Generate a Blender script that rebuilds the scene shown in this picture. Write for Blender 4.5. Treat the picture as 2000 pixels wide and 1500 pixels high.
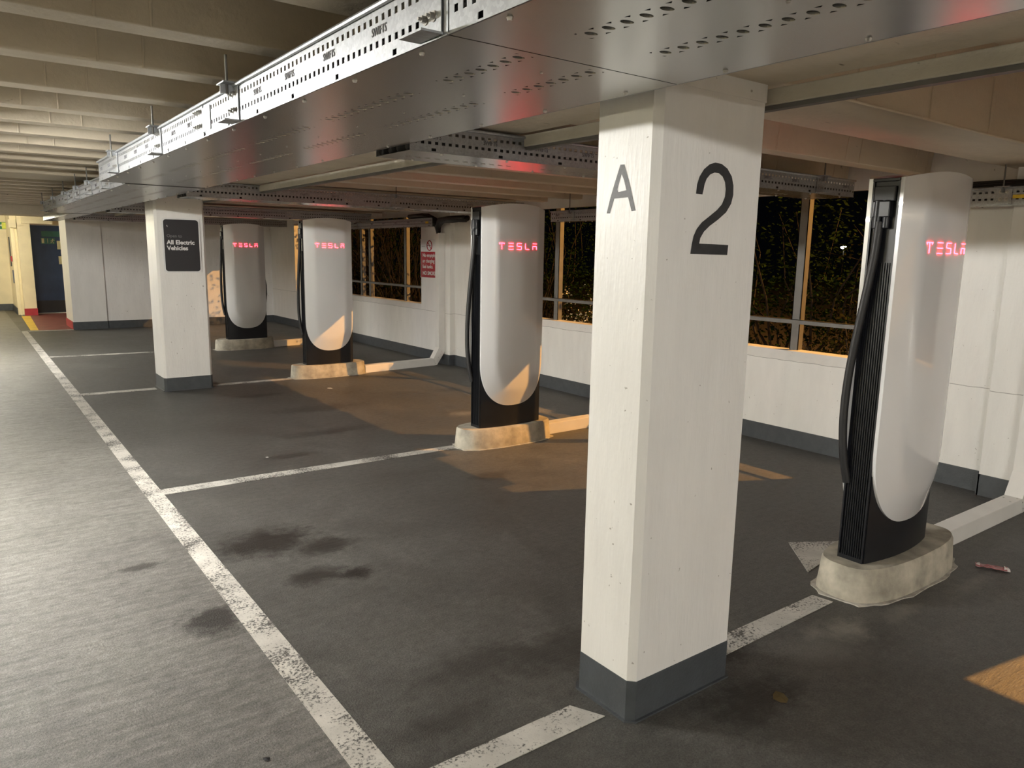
import bpy, bmesh, math, random
from mathutils import Vector, Matrix
random.seed(7)
C = bpy.context.scene.collection
for o in list(bpy.data.objects): bpy.data.objects.remove(o)

# ------------------------------------------------------------------ camera, world, exposure
cam_d = bpy.data.cameras.new('camera'); cam = bpy.data.objects.new('camera', cam_d); C.objects.link(cam)
RR, UU, FF = (Vector(v) for v in ((0.8046156478365831, -0.5935643267401436, 0.016584609673905296),
                                  (0.08930649692856368, 0.1485785378059401, 0.9848597705814759),
                                  (0.587041743714077, 0.7909524689416988, -0.17255776717426233)))
Mx = Matrix.Identity(4)
for i in range(3):
    Mx[i][0] = RR[i]; Mx[i][1] = UU[i]; Mx[i][2] = -FF[i]
Mx[0][3], Mx[1][3], Mx[2][3] = 0, 0, 1.6
cam.matrix_world = Mx
cam_d.sensor_width = 36; cam_d.sensor_fit = 'HORIZONTAL'; cam_d.lens = 1458.3335 / 2000 * 36; cam_d.clip_end = 300; cam_d.clip_start = .05
bpy.context.scene.camera = cam
w = bpy.data.worlds.new('night'); bpy.context.scene.world = w; w.use_nodes = True
w.node_tree.nodes['Background'].inputs[0].default_value = (.35, .42, .6, 1)
w.node_tree.nodes['Background'].inputs[1].default_value = .0015
vs = bpy.context.scene.view_settings
vs.view_transform = 'Standard'; vs.look = 'None'; vs.gamma = 1; vs.exposure = 0.45; vs.use_curve_mapping = False

LAMP_E = 630.0      # fluorescent tube emission
STREET_W = 7500.0  # sodium street lamp
LED_E = 34.0

# street lamp light outside (its luminaire is built further down)
sl = bpy.data.lights.new('street_lamp_bulb', 'POINT'); sl.energy = STREET_W; sl.color = (1, .47, .11); sl.shadow_soft_size = .035
slo = bpy.data.objects.new('street_lamp_bulb', sl); slo.location = (12.5, -.5, 7.3); C.objects.link(slo)

# ------------------------------------------------------------------ materials
def newmat(name):
    m = bpy.data.materials.new(name); m.use_nodes = True
    nt = m.node_tree; b = nt.nodes['Principled BSDF']
    return m, nt, b
def N(nt, t, **kw):
    n = nt.nodes.new(t)
    for k, v in kw.items(): setattr(n, k, v)
    return n
def rampnode(nt, fac, stops):
    r = N(nt, 'ShaderNodeValToRGB'); e = r.color_ramp.elements
    while len(e) < len(stops): e.new(.5)
    for i, (p, c) in enumerate(stops):
        e[i].position = p; e[i].color = (*c, 1) if len(c) == 3 else c
    nt.links.new(fac, r.inputs[0]); return r.outputs[0]
def noise(nt, vec, scale, detail=4, rough=.55, dist=0):
    n = N(nt, 'ShaderNodeTexNoise'); n.inputs['Scale'].default_value = scale; n.inputs['Detail'].default_value = detail
    n.inputs['Roughness'].default_value = rough; n.inputs['Distortion'].default_value = dist
    nt.links.new(vec, n.inputs['Vector']); return n.outputs[0]
def mapping(nt, vec, sc):
    m = N(nt, 'ShaderNodeMapping'); m.inputs['Scale'].default_value = sc; nt.links.new(vec, m.inputs[0]); return m.outputs[0]
def mth(nt, op, a, b=None, clamp=False):
    n = N(nt, 'ShaderNodeMath', operation=op); n.use_clamp = clamp
    for i, v in enumerate((a, b)):
        if v is None: continue
        if isinstance(v, (int, float)): n.inputs[i].default_value = v
        else: nt.links.new(v, n.inputs[i])
    return n.outputs[0]
def mix(nt, f, a, b, bt='MIX'):
    n = N(nt, 'ShaderNodeMix', data_type='RGBA', blend_type=bt)
    for i, v in ((0, f), (6, a), (7, b)):
        if isinstance(v, (int, float)): n.inputs[i].default_value = v
        elif isinstance(v, tuple): n.inputs[i].default_value = (*v, 1)
        else: nt.links.new(v, n.inputs[i])
    return n.outputs[2]
def bump(nt, b, h, strength, dist=.01):
    n = N(nt, 'ShaderNodeBump'); n.inputs['Strength'].default_value = strength; n.inputs['Distance'].default_value = dist
    nt.links.new(h, n.inputs['Height']); nt.links.new(n.outputs[0], b.inputs['Normal'])
def simple(name, col, rough=.5, metal=0, var=.12, scale=9, bmp=.0, coat=0, spec=.5, bscale=60):
    m, nt, b = newmat(name); tc = N(nt, 'ShaderNodeTexCoord').outputs['Object']
    n = noise(nt, tc, scale)
    lo = tuple(c * (1 - var) for c in col); hi = tuple(min(1, c * (1 + var)) for c in col)
    nt.links.new(rampnode(nt, n, [(.3, lo), (.7, hi)]), b.inputs['Base Color'])
    b.inputs['Roughness'].default_value = rough; b.inputs['Metallic'].default_value = metal
    b.inputs['Coat Weight'].default_value = coat; b.inputs['Coat Roughness'].default_value = .03
    b.inputs['Specular IOR Level'].default_value = spec
    if bmp: bump(nt, b, noise(nt, tc, bscale, 3), bmp, .004)
    return m
def emis(name, col, e):
    m, nt, b = newmat(name); b.inputs['Base Color'].default_value = (*col, 1)
    b.inputs['Emission Color'].default_value = (*col, 1); b.inputs['Emission Strength'].default_value = e; return m

def paint_wall(name, col, crack=True, streak=True):
    m, nt, b = newmat(name); g = N(nt, 'ShaderNodeNewGeometry').outputs['Position']
    n = noise(nt, mapping(nt, g, (3, 3, .8)), 3, 5)
    c = rampnode(nt, n, [(.3, tuple(v * .93 for v in col)), (.65, col)])
    sp = rampnode(nt, noise(nt, g, 38, 2), [(.24, (.5, .48, .45)), (.28, (1, 1, 1))])
    c = mix(nt, 1.0, c, sp, 'MULTIPLY')
    if crack:
        sx = N(nt, 'ShaderNodeSeparateXYZ'); nt.links.new(g, sx.inputs[0])
        # thin construction joints at two heights
        wob = mth(nt, 'MULTIPLY', mth(nt, 'SUBTRACT', noise(nt, g, 4, 3), .5), .03)
        z = mth(nt, 'ADD', sx.outputs[2], wob)
        d = mth(nt, 'ABSOLUTE', mth(nt, 'SUBTRACT', z, .735))
        msk = mth(nt, 'LESS_THAN', d, .0028)
        c = mix(nt, mth(nt, 'MULTIPLY', msk, .55), c, (.12, .11, .1))
    nt.links.new(c, b.inputs['Base Color'])
    b.inputs['Roughness'].default_value = .42
    h = mth(nt, 'ADD', noise(nt, mapping(nt, g, (60, 60, 9)), 1, 3), mth(nt, 'MULTIPLY', noise(nt, g, 9, 3), 1.2))
    bump(nt, b, h, .35, .006)
    return m
M = {}
M['white'] = paint_wall('white_painted_concrete', (.78, .77, .74))
M['white_col'] = paint_wall('white_painted_column', (.8, .79, .765), crack=False)
M['cream'] = simple('cream_painted_wall', (.82, .72, .5), .5, var=.08, scale=3, bmp=.2, bscale=20)
M['grey_band'] = simple('slate_grey_skirting_paint', (.062, .069, .076), .38, var=.15, scale=14, bmp=.3, bscale=90)
M['red_band'] = simple('red_skirting_paint', (.42, .035, .05), .5)
M['stencil'] = simple('dark_grey_stencil_paint', (.032, .034, .037), .45, var=.2, scale=30, bmp=.2)
M['stencil_a'] = simple('worn_grey_stencil_paint', (.055, .054, .052), .5, var=.3, scale=50)

def ceiling_mat(name, col):
    m, nt, b = newmat(name); g = N(nt, 'ShaderNodeNewGeometry').outputs['Position']
    c = rampnode(nt, noise(nt, mapping(nt, g, (1, 3, 3)), 2, 5), [(.3, tuple(v * .86 for v in col)), (.7, col)])
    sp = rampnode(nt, noise(nt, mapping(nt, g, (8, 22, 22)), 1, 3), [(.22, (.3, .26, .2)), (.28, (1, 1, 1))])
    c = mix(nt, 1.0, c, sp, 'MULTIPLY')
    nt.links.new(c, b.inputs['Base Color']); b.inputs['Roughness'].default_value = .5
    bump(nt, b, noise(nt, g, 22, 4), .45, .012); return m
M['ceil'] = ceiling_mat('beige_painted_soffit', (.67, .59, .46))
M['rail'] = ceiling_mat('cream_painted_strip', (.64, .60, .50))

def galv(name, col=(.62, .64, .65), rough=.3, spang=14, contrast=.25):
    m, nt, b = newmat(name); g = N(nt, 'ShaderNodeNewGeometry').outputs['Position']
    v = N(nt, 'ShaderNodeTexVoronoi'); v.inputs['Scale'].default_value = spang * 6; nt.links.new(g, v.inputs['Vector'])
    s = N(nt, 'ShaderNodeSeparateColor'); nt.links.new(v.outputs['Color'], s.inputs[0])
    f = mth(nt, 'ADD', mth(nt, 'MULTIPLY', s.outputs[0], .5), mth(nt, 'MULTIPLY', noise(nt, g, spang, 4), .5))
    nt.links.new(rampnode(nt, f, [(.25, tuple(c * (1 - contrast) for c in col)), (.75, tuple(min(1, c * (1 + contrast)) for c in col))]), b.inputs['Base Color'])
    nt.links.new(mth(nt, 'ADD', mth(nt, 'MULTIPLY', f, .18), rough - .05), b.inputs['Roughness'])
    b.inputs['Metallic'].default_value = .92; return m
M['galv_side'] = galv('spangled_galvanised_steel', (.40, .415, .43), .46, 18, .13)
M['galv_bottom'] = simple('smooth_galvanised_steel', (.40, .40, .39), .27, .95, var=.03, scale=3)
M['galv_post'] = simple('dull_galvanised_steel', (.17, .165, .155), .6, .3)
M['bolt'] = simple('zinc_bolt', (.5, .49, .46), .35, .9)
M['stamp'] = simple('grey_stamp_ink', (.16, .16, .17), .6)

# floor -------------------------------------------------------------
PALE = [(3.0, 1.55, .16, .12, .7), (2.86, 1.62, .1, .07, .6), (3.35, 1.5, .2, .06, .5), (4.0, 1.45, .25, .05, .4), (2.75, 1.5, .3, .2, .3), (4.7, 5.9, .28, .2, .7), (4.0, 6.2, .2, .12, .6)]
def floor_mat():
    m, nt, b = newmat('mastic_asphalt_deck'); g = N(nt, 'ShaderNodeNewGeometry').outputs['Position']
    sx = N(nt, 'ShaderNodeSeparateXYZ'); nt.links.new(g, sx.inputs[0])
    big = noise(nt, g, .9, 5, .6); mid = noise(nt, g, 5, 5, .6); fine = noise(nt, g, 120, 3, .8)
    bay = rampnode(nt, mth(nt, 'ADD', mth(nt, 'MULTIPLY', big, .6), mth(nt, 'MULTIPLY', mid, .4)), [(.3, (.06, .058, .053)), (.52, (.1, .097, .088)), (.75, (.155, .15, .137))])
    st = noise(nt, mapping(nt, g, (2.2, 15, 1)), 2.2, 6, .65, .6)
    ais = rampnode(nt, mth(nt, 'ADD', mth(nt, 'MULTIPLY', big, .45), mth(nt, 'MULTIPLY', st, .55)), [(.34, (.09, .087, .08)), (.48, (.18, .173, .158)), (.66, (.28, .27, .245))])
    edge = mth(nt, 'LESS_THAN', sx.outputs[0], .9)
    c = mix(nt, edge, bay, ais)  # aisle is lighter concrete, with its brighter lighting also put into the colour
    c = mix(nt, .75, c, rampnode(nt, fine, [(.33, (.35, .35, .35)), (.7, (1.45, 1.45, 1.45))]), 'MULTIPLY')
    c = mix(nt, .55, c, rampnode(nt, noise(nt, g, 22, 5, .7), [(.34, (.5, .49, .47)), (.62, (1.2, 1.2, 1.2))]), 'MULTIPLY')
    # oil stains and scuffs where the photograph shows them (shape of their own)
    spots = [(1.25, 3.95, .30, .22, 1), (1.50, 3.72, .2, .12, .8), (1.49, 3.3, .11, .08, 1), (1.31, 3.38, .17, .1, .85), (.78, 3.2, .14, .16, .95), (1.9, 2.15, .38, .13, .55),
             (2.22, 1.47, .25, .12, .8), (2.4, 1.75, .16, .1, .7), (1.55, 2.25, .3, .09, .5), (.62, 3.98, .12, .05, .8), (2.0, 5.6, .2, .08, .6), (2.6, 6.2, .5, .12, .5),
             (2.9, 7.2, .5, .2, .5), (1.2, 2.0, .2, .07, .4), (2.9, 1.45, .3, .12, .4), (3.0, 4.3, .2, .1, .5), (4.6, 7.4, .2, .12, .6), (2.55, 8.2, .3, .1, .5)]
    acc = None
    wn = mth(nt, 'MULTIPLY', mth(nt, 'SUBTRACT', noise(nt, g, 13, 6, .8), .5), 3.0)
    for (x, y, rx, ry, k) in spots:
        dx = mth(nt, 'DIVIDE', mth(nt, 'SUBTRACT', sx.outputs[0], x), rx); dy = mth(nt, 'DIVIDE', mth(nt, 'SUBTRACT', sx.outputs[1], y), ry)
        d = mth(nt, 'SQRT', mth(nt, 'ADD', mth(nt, 'MULTIPLY', dx, dx), mth(nt, 'MULTIPLY', dy, dy)))
        v = mth(nt, 'MULTIPLY', mth(nt, 'MULTIPLY', mth(nt, 'SUBTRACT', 1.15, mth(nt, 'ADD', d, wn)), 1.5, clamp=True), k)
        acc = v if acc is None else mth(nt, 'MAXIMUM', acc, v)
    c = mix(nt, mth(nt, 'MULTIPLY', acc, 1.0, clamp=True), c, (.014, .011, .009))
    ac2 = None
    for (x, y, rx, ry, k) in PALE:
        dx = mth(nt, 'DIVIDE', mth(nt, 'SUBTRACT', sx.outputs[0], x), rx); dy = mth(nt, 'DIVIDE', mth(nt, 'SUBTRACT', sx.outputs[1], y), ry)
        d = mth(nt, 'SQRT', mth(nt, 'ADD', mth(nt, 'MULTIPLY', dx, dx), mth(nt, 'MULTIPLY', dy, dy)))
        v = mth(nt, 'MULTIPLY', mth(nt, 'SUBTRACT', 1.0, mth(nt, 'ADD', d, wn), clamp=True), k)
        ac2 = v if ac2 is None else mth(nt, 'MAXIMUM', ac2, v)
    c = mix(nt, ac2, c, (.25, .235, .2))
    # pale dried cement around the plinths
    pale = rampnode(nt, noise(nt, g, 3.1, 6, .7, .4), [(.66, (0, 0, 0)), (.8, (1, 1, 1))])
    c = mix(nt, mth(nt, 'MULTIPLY', pale, .35), c, (.2, .19, .17))
    nt.links.new(c, b.inputs['Base Color'])
    r = mth(nt, 'ADD', mth(nt, 'MULTIPLY', big, .35), mth(nt, 'MULTIPLY', mid, .2))
    nt.links.new(mth(nt, 'ADD', r, .2), b.inputs['Roughness'])
    h = mth(nt, 'ADD', mth(nt, 'MULTIPLY', fine, .6), mth(nt, 'MULTIPLY', st, .9))
    bump(nt, b, h, .85, .007)
    return m
M['floor'] = floor_mat()
def worn_paint(name, col, under=(.07, .066, .06), wear=.44, scale=55):
    m, nt, b = newmat(name); g = N(nt, 'ShaderNodeNewGeometry').outputs['Position']
    n = noise(nt, g, scale, 4, .75); n2 = noise(nt, g, 3.2, 5, .65)
    f = mth(nt, 'ADD', n, mth(nt, 'MULTIPLY', mth(nt, 'SUBTRACT', n2, .5), .75))
    msk = rampnode(nt, f, [(wear - .06, (0, 0, 0)), (wear + .04, (1, 1, 1))])
    big = rampnode(nt, noise(nt, g, 7, 4), [(.3, tuple(c * .75 for c in col)), (.7, col)])
    nt.links.new(mix(nt, msk, under, big), b.inputs['Base Color']); b.inputs['Roughness'].default_value = .55
    bump(nt, b, n, .4, .004); return m
M['line'] = worn_paint('worn_white_line_paint', (.66, .63, .57), wear=.455, scale=85)
M['line2'] = worn_paint('worn_white_bay_paint', (.58, .56, .51), wear=.45, scale=85)
M['yellow'] = worn_paint('yellow_line_paint', (.75, .5, .06), (.2, .17, .1), .36)
M['redfloor'] = simple('oxide_red_floor_paint', (.19, .062, .055), .5, var=.2, scale=4)
M['concrete'] = simple('rough_cast_concrete', (.40, .37, .30), .8, var=.38, scale=8, bmp=.7, bscale=35)
M['mortar'] = simple('pale_mortar_smear', (.42, .4, .35), .85, var=.3, scale=20, bmp=.6)
M['trunk'] = simple('white_powder_coated_trunking', (.72, .71, .68), .4, var=.05, scale=5)
# chargers
def gloss_white():
    m, nt, b = newmat('gloss_white_panel'); b.inputs['Base Color'].default_value = (.74, .745, .75, 1)
    g = N(nt, 'ShaderNodeTexCoord').outputs['Object']
    nt.links.new(rampnode(nt, noise(nt, g, 2, 2), [(.3, (.71, .715, .72)), (.7, (.75, .755, .76))]), b.inputs['Base Color'])
    b.inputs['Roughness'].default_value = .22; b.inputs['Coat Weight'].default_value = 1; b.inputs['Coat Roughness'].default_value = .02
    b.inputs['Specular IOR Level'].default_value = .6; return m
M['panel'] = gloss_white()
M['black'] = simple('satin_black_housing', (.009, .010, .013), .38, var=.2, spec=.4)
M['black_gloss'] = simple('gloss_black_connector', (.012, .012, .014), .15, coat=.6)
M['rubber'] = simple('black_rubber_cable', (.014, .014, .015), .5)
M['dark_grey'] = simple('charcoal_plastic', (.045, .048, .052), .5)
M['led'] = emis('red_led_letters', (1, .014, .026), LED_E)
M['led_core'] = emis('pale_led_core', (1, .5, .42), LED_E)
# misc
M['sign_black'] = simple('black_sign_face', (.022, .024, .028), .35, var=.05)
M['sign_white'] = simple('white_sign_print', (.7, .7, .7), .4, var=.04)
M['sign_grey'] = simple('grey_sign_print', (.3, .3, .3), .4, var=.04)
M['sign_faint'] = simple('faint_sign_print', (.16, .165, .17), .4, var=.04)
M['sign_red'] = simple('red_sign_face', (.36, .016, .03), .25, var=.1)
M['sign_green'] = simple('green_sign_face', (.02, .2, .09), .4)
M['sign_teal'] = simple('teal_sign_face', (.045, .17, .14), .4)
M['sign_yellow'] = simple('photoluminescent_yellow', (.75, .8, .12), .5)
M['paper'] = simple('cream_paper_notice', (.72, .68, .42), .6)
M['blue_door'] = simple('navy_blue_door_paint', (.028, .06, .15), .35, var=.2, scale=3)
M['kick'] = simple('black_kickplate', (.02, .02, .024), .4)
M['tag_yellow'] = simple('yellow_label', (.8, .55, .03), .5)
M['alu'] = simple('grey_lamp_body', (.5, .5, .5), .4)
M['tube'] = emis('fluorescent_tube_glow', (1, .975, .925), LAMP_E)
M['tube_strong'] = emis('fluorescent_tube_bright', (1, .975, .925), LAMP_E*.95)
M['tube_near'] = emis('fluorescent_tube_new', (1, .975, .925), LAMP_E*1.3)
M['tube_fill'] = emis('fill_tube_glow', (1, .975, .925), LAMP_E*1.45)  # glow of the added fill batten over the bays
M['tube_warm'] = emis('lobby_and_fill_tube_glow', (1, .93, .7), LAMP_E*.6)  # lobby lamp, also used for the added fill batten across the aisle
M['far_lamp'] = emis('distant_lamp_glow', (1, .9, .7), 12)
M['soil'] = simple('dark_soil', (.05, .04, .03), .9, bmp=.5)
M['bark'] = simple('brown_bark', (.016, .011, .007), .9, var=.3, bmp=.5)
def leafmat(name, a, b_):
    m, nt, b = newmat(name); oi = N(nt, 'ShaderNodeNewGeometry')
    nt.links.new(rampnode(nt, oi.outputs['Random Per Island'], [(.1, a), (.9, b_)]), b.inputs['Base Color'])
    b.inputs['Roughness'].default_value = .9; b.inputs['Specular IOR Level'].default_value = .05; return m
M['leaf_dark'] = leafmat('dark_green_leaves', (.002, .006, .001), (.010, .022, .004))
M['leaf_autumn'] = leafmat('autumn_leaves', (.002, .004, .001), (.020, .018, .004))
M['leaf_pale'] = leafmat('pale_cream_blossom', (.08, .09, .04), (.8, .74, .55))
M['wrapper'] = simple('pink_crisp_packet', (.42, .16, .17), .3, var=.4, scale=20)
M['wrapper_w'] = simple('white_packet_end', (.75, .68, .66), .4)
M['leaf_dead'] = simple('dead_leaf', (.12, .085, .03), .7)
M['paper_bit'] = simple('white_scrap', (.6, .6, .57), .6)

# ------------------------------------------------------------------ mesh builder
class MB:
    def __init__(s): s.bm = bmesh.new()
    def box(s, x0, x1, y0, y1, z0, z1):
        v = [s.bm.verts.new(p) for p in ((x0,y0,z0),(x1,y0,z0),(x1,y1,z0),(x0,y1,z0),(x0,y0,z1),(x1,y0,z1),(x1,y1,z1),(x0,y1,z1))]
        for f in ((3,2,1,0),(4,5,6,7),(0,1,5,4),(1,2,6,5),(2,3,7,6),(3,0,4,7)): s.bm.faces.new([v[i] for i in f])
        return s
    def hexa(s, pts):
        v = [s.bm.verts.new(p) for p in pts]
        for f in ((3,2,1,0),(4,5,6,7),(0,1,5,4),(1,2,6,5),(2,3,7,6),(3,0,4,7)): s.bm.faces.new([v[i] for i in f])
        return s
    def quad(s, pts):
        s.bm.faces.new([s.bm.verts.new(p) for p in pts]); return s
    def tube(s, path, r, n=10, caps=True, closed=False):
        path = [Vector(p) for p in path]; rings = []
        rr = r if isinstance(r, (list, tuple)) else [r] * len(path)
        up = Vector((0, 0, 1)); 
        for i, p in enumerate(path):
            a = path[max(0, i-1)]; b = path[min(len(path)-1, i+1)]; t = (b - a).normalized()
            ref = up if abs(t.dot(up)) < .95 else Vector((1, 0, 0))
            if i and abs(t.dot(lastu)) < .95: ref = lastu
            sd = t.cross(ref).normalized(); u2 = sd.cross(t).normalized(); lastu = u2
            rings.append([s.bm.verts.new(p + (sd * math.cos(k*2*math.pi/n) + u2 * math.sin(k*2*math.pi/n)) * rr[i]) for k in range(n)])
        for i in range(len(rings)-1):
            for k in range(n): s.bm.faces.new((rings[i][k], rings[i][(k+1)%n], rings[i+1][(k+1)%n], rings[i+1][k]))
        if caps: s.bm.faces.new(rings[0][::-1]); s.bm.faces.new(rings[-1])
        return s
    def prism(s, pts, f0, f1):
        """closed outline pts (2D) mapped by f0 (one end) and f1 (other end) to 3D"""
        a = [s.bm.verts.new(f0(*p)) for p in pts]; b = [s.bm.verts.new(f1(*p)) for p in pts]; n = len(pts)
        s.bm.faces.new(a[::-1]); s.bm.faces.new(b)
        for i in range(n): s.bm.faces.new((a[i], a[(i+1)%n], b[(i+1)%n], b[i]))
        return s
    def fill(s, loops, f):
        es = []
        for lp in loops:
            v = [s.bm.verts.new(f(*p)) for p in lp]
            es += [s.bm.edges.new((v[i], v[(i+1)%len(v)])) for i in range(len(v))]
        bmesh.ops.triangle_fill(s.bm, use_beauty=True, edges=es); return s
    def build(s, name, mat, parent=None, smooth=False, bevel=0, angle=None, fix=True):
        if fix: bmesh.ops.recalc_face_normals(s.bm, faces=s.bm.faces)
        me = bpy.data.meshes.new(name); s.bm.to_mesh(me); s.bm.free()
        for m in (mat if isinstance(mat, list) else [mat]): me.materials.append(m)
        o = bpy.data.objects.new(name, me); C.objects.link(o)
        if parent: o.parent = parent
        if smooth:
            for p in me.polygons: p.use_smooth = True
            if angle:
                me.set_sharp_from_angle(angle=math.radians(angle))
        if bevel:
            b = o.modifiers.new('bevel', 'BEVEL'); b.width = bevel; b.segments = 2; b.limit_method = 'ANGLE'
        return o
def empty(name, loc=(0,0,0), rz=0):
    o = bpy.data.objects.new(name, None); C.objects.link(o); o.location = loc; o.rotation_euler = (0,0,rz); o.empty_display_size = .1; return o
def tag(o, label=None, cat=None, group=None, kind=None):
    if label: o['label'] = label
    if cat: o['category'] = cat
    if group: o['group'] = group
    if kind: o['kind'] = kind
    return o
def struct(o, label=None): o['kind'] = 'structure'; (label and o.__setitem__('label', label)); return o
def copy_tree(o, parent=None):
    c = o.copy(); C.objects.link(c); c.parent = parent
    for ch in o.children: copy_tree(ch, c)
    return c
def text_obj(name, txt, size, mat, parent, mtx, bold=0, align='LEFT', extrude=.0006, sx=1.0, space=1.0):
    cu = bpy.data.curves.new(name, 'FONT'); cu.body = txt; cu.size = size; cu.extrude = extrude; cu.offset = bold; cu.align_x = align
    cu.space_character = space; cu.resolution_u = 3
    t = bpy.data.objects.new(name + '_tmp', cu); C.objects.link(t)
    bpy.context.view_layer.update()
    me = bpy.data.meshes.new_from_object(t.evaluated_get(bpy.context.evaluated_depsgraph_get()))
    bpy.data.objects.remove(t); bpy.data.curves.remove(cu)
    me.transform(Matrix.Diagonal((sx, 1, 1, 1))); me.transform(mtx)
    if mat is None: return me
    me.materials.clear(); me.materials.append(mat)
    o = bpy.data.objects.new(name, me); C.objects.link(o); o.parent = parent; return o
def on_y(x, y, z):      # text plane facing -Y, reading along +X
    return Matrix.Translation((x, y, z)) @ Matrix.Rotation(math.pi/2, 4, 'X')
def on_x(x, y, z):      # text plane facing -X, reading along -Y
    return Matrix.Translation((x, y, z)) @ Matrix.Rotation(-math.pi/2, 4, 'Z') @ Matrix.Rotation(math.pi/2, 4, 'X')

# ------------------------------------------------------------------ setting: floor and painted marks
fl = MB().box(-8, 5.86, -12, 24, -.2, 0).build('floor', M['floor']); struct(fl)
def mark(name, poly, mat, z=.003, par=fl):
    b = MB(); b.prism(poly, lambda x, y: (x, y, .0002), lambda x, y: (x, y, z)); return b.build(name, mat, par)
mark('aisle_line', [(.845,-5),(.965,-5),(.975,5),(1.004,16.7),(.905,16.7),(.87,5)], M['line'])
mark('bay_line', [(.97,1.715),(1.70,1.71),(1.64,1.828),(.97,1.83)], M['line2'])
mark('bay_line', [(2.29,1.725),(3.20,1.738),(3.185,1.835),(2.29,1.835)], M['line2'])
mark('bay_line', [(.975,5.118),(3.24,5.085),(3.24,5.182),(.975,5.243)], M['line2'])
mark('bay_line', [(.98,9.15),(1.74,9.14),(1.74,9.26),(.98,9.27)], M['line2'])
mark('bay_line', [(2.33,9.05),(3.3,9.02),(3.3,9.13),(2.33,9.16)], M['line2'])
mark('bay_line', [(1.0,12.56),(3.2,12.4),(3.2,12.48),(1.0,12.68)], M['line2'])
mark('bay_line', [(1.0,16.62),(1.78,16.58),(1.78,16.68),(.92,16.74)], M['line2'])
mark('painted_arrow', [(3.687,2.297),(4.02,2.10),(3.41,2.0)], M['line2'])
mark('yellow_line', [(1.06,16.8),(1.19,16.8),(1.30,20.3),(1.13,20.3)], M['yellow'])
mark('red_floor_patch', [(1.19,16.75),(3.2,16.75),(3.2,21.1),(1.30,21.1),(1.30,20.3)], M['redfloor'], z=.002)

# ------------------------------------------------------------------ ceiling: slab, ribs, beams
struct(MB().box(-8, 6.3, -12, 24, 2.62, 2.8).build('ceiling', M['ceil']))
def rib(x0, x1, yc, z, w0=.125, w1=.21, ztop=2.63):
    pts = [(yc-w0/2, z), (yc+w0/2, z), (yc+w1/2, ztop), (yc-w1/2, ztop)]
    b = MB(); b.prism(pts, lambda y, zz: (x0, y, zz), lambda y, zz: (x1, y, zz))
    # raised board marks on the rib sides
    x = x0 + .3 + random.random()*.3; k = 0
    while x < x1 - .1:
        for sgn in (-1, 1):
            ya = yc + sgn*w0/2; yb = yc + sgn*w1/2
            b.hexa([(x,ya-.004,z),(x+.010,ya-.004,z),(x+.010,ya+.004,z),(x,ya+.004,z),(x,yb-.004,ztop),(x+.010,yb-.004,ztop),(x+.010,yb+.004,ztop),(x,yb+.004,ztop)])
        x += .16 if k % 2 == 0 else .72; k += 1
    return struct(b.build('ceiling_rib', M['ceil'], bevel=.006))
left_ribs = [-11,-10,-9,-8,-7,-6.5,-4.8,-4.2,-3.6,-3.0,-2.4,-1.8,-1.2,-.6,.05,.7,2.795,3.425,4.09,4.69,5.25,5.82,6.39,6.98,7.57,8.15]
for y in left_ribs: rib(-8, 1.745, y, 2.29)
for y in (10.1,10.7,11.3,11.9,12.5,13.1,13.7,14.3,14.9,15.5,17.3,17.9,18.5,19.1,19.7): rib(-8, 1.745, y, 2.29)
for y in (-11,-10,-9,-8,-7,-5.8,-4.8,-4.2,-3.6,-3,-2.4,-1.8,-1.2,-.6,.05,.72,2.73,3.35,3.97,4.59,5.2,5.82,6.44,7.05,7.67,8.25): rib(2.28, 5.9, y, 2.2)
for y in (10.1,10.7,11.3,11.9,12.5,13.1,13.7,14.3,14.9,15.5,16.1): rib(2.28, 5.9, y, 2.2)
struct(MB().box(1.74, 2.285, -12, 16.7, 2.172, 2.63).build('ceiling_beam', M['ceil'], bevel=.01))
struct(MB().box(-8, 1.74, 1.45, 2.2, 2.28, 2.63).build('ceiling_beam', M['ceil'], bevel=.01))
struct(MB().box(2.285, 5.9, 1.68, 2.12, 2.2, 2.63).box(2.9,2.91,1.674,1.69,2.2,2.62).box(3.5,3.51,1.674,1.69,2.2,2.62).box(4.1,4.11,1.674,1.69,2.2,2.62).box(4.7,4.71,1.674,1.69,2.2,2.62).box(2.3,5.9,1.672,1.69,2.2,2.212).build('ceiling_beam', M['ceil'], bevel=.004))
struct(MB().box(-8, 1.74, 8.75, 9.5, 2.28, 2.63).build('ceiling_beam', M['ceil'], bevel=.01))
struct(MB().box(2.285, 5.9, 8.85, 9.45, 2.15, 2.63).build('ceiling_beam', M['ceil'], bevel=.01))
struct(MB().box(-8, 1.74, 16.2, 16.9, 2.13, 2.63).build('ceiling_beam', M['ceil'], bevel=.01))
# cream strip under the right edge of the long beam, with a dark steel channel below it
ct = struct(MB().box(2.29, 2.34, -12, 16.5, 2.113, 2.166).build('trim_1', M['rail'], bevel=.003))
MB().box(2.30, 2.332, -12, 16.5, 2.098, 2.113).build('steel_channel', M['galv_post'], ct)

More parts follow.
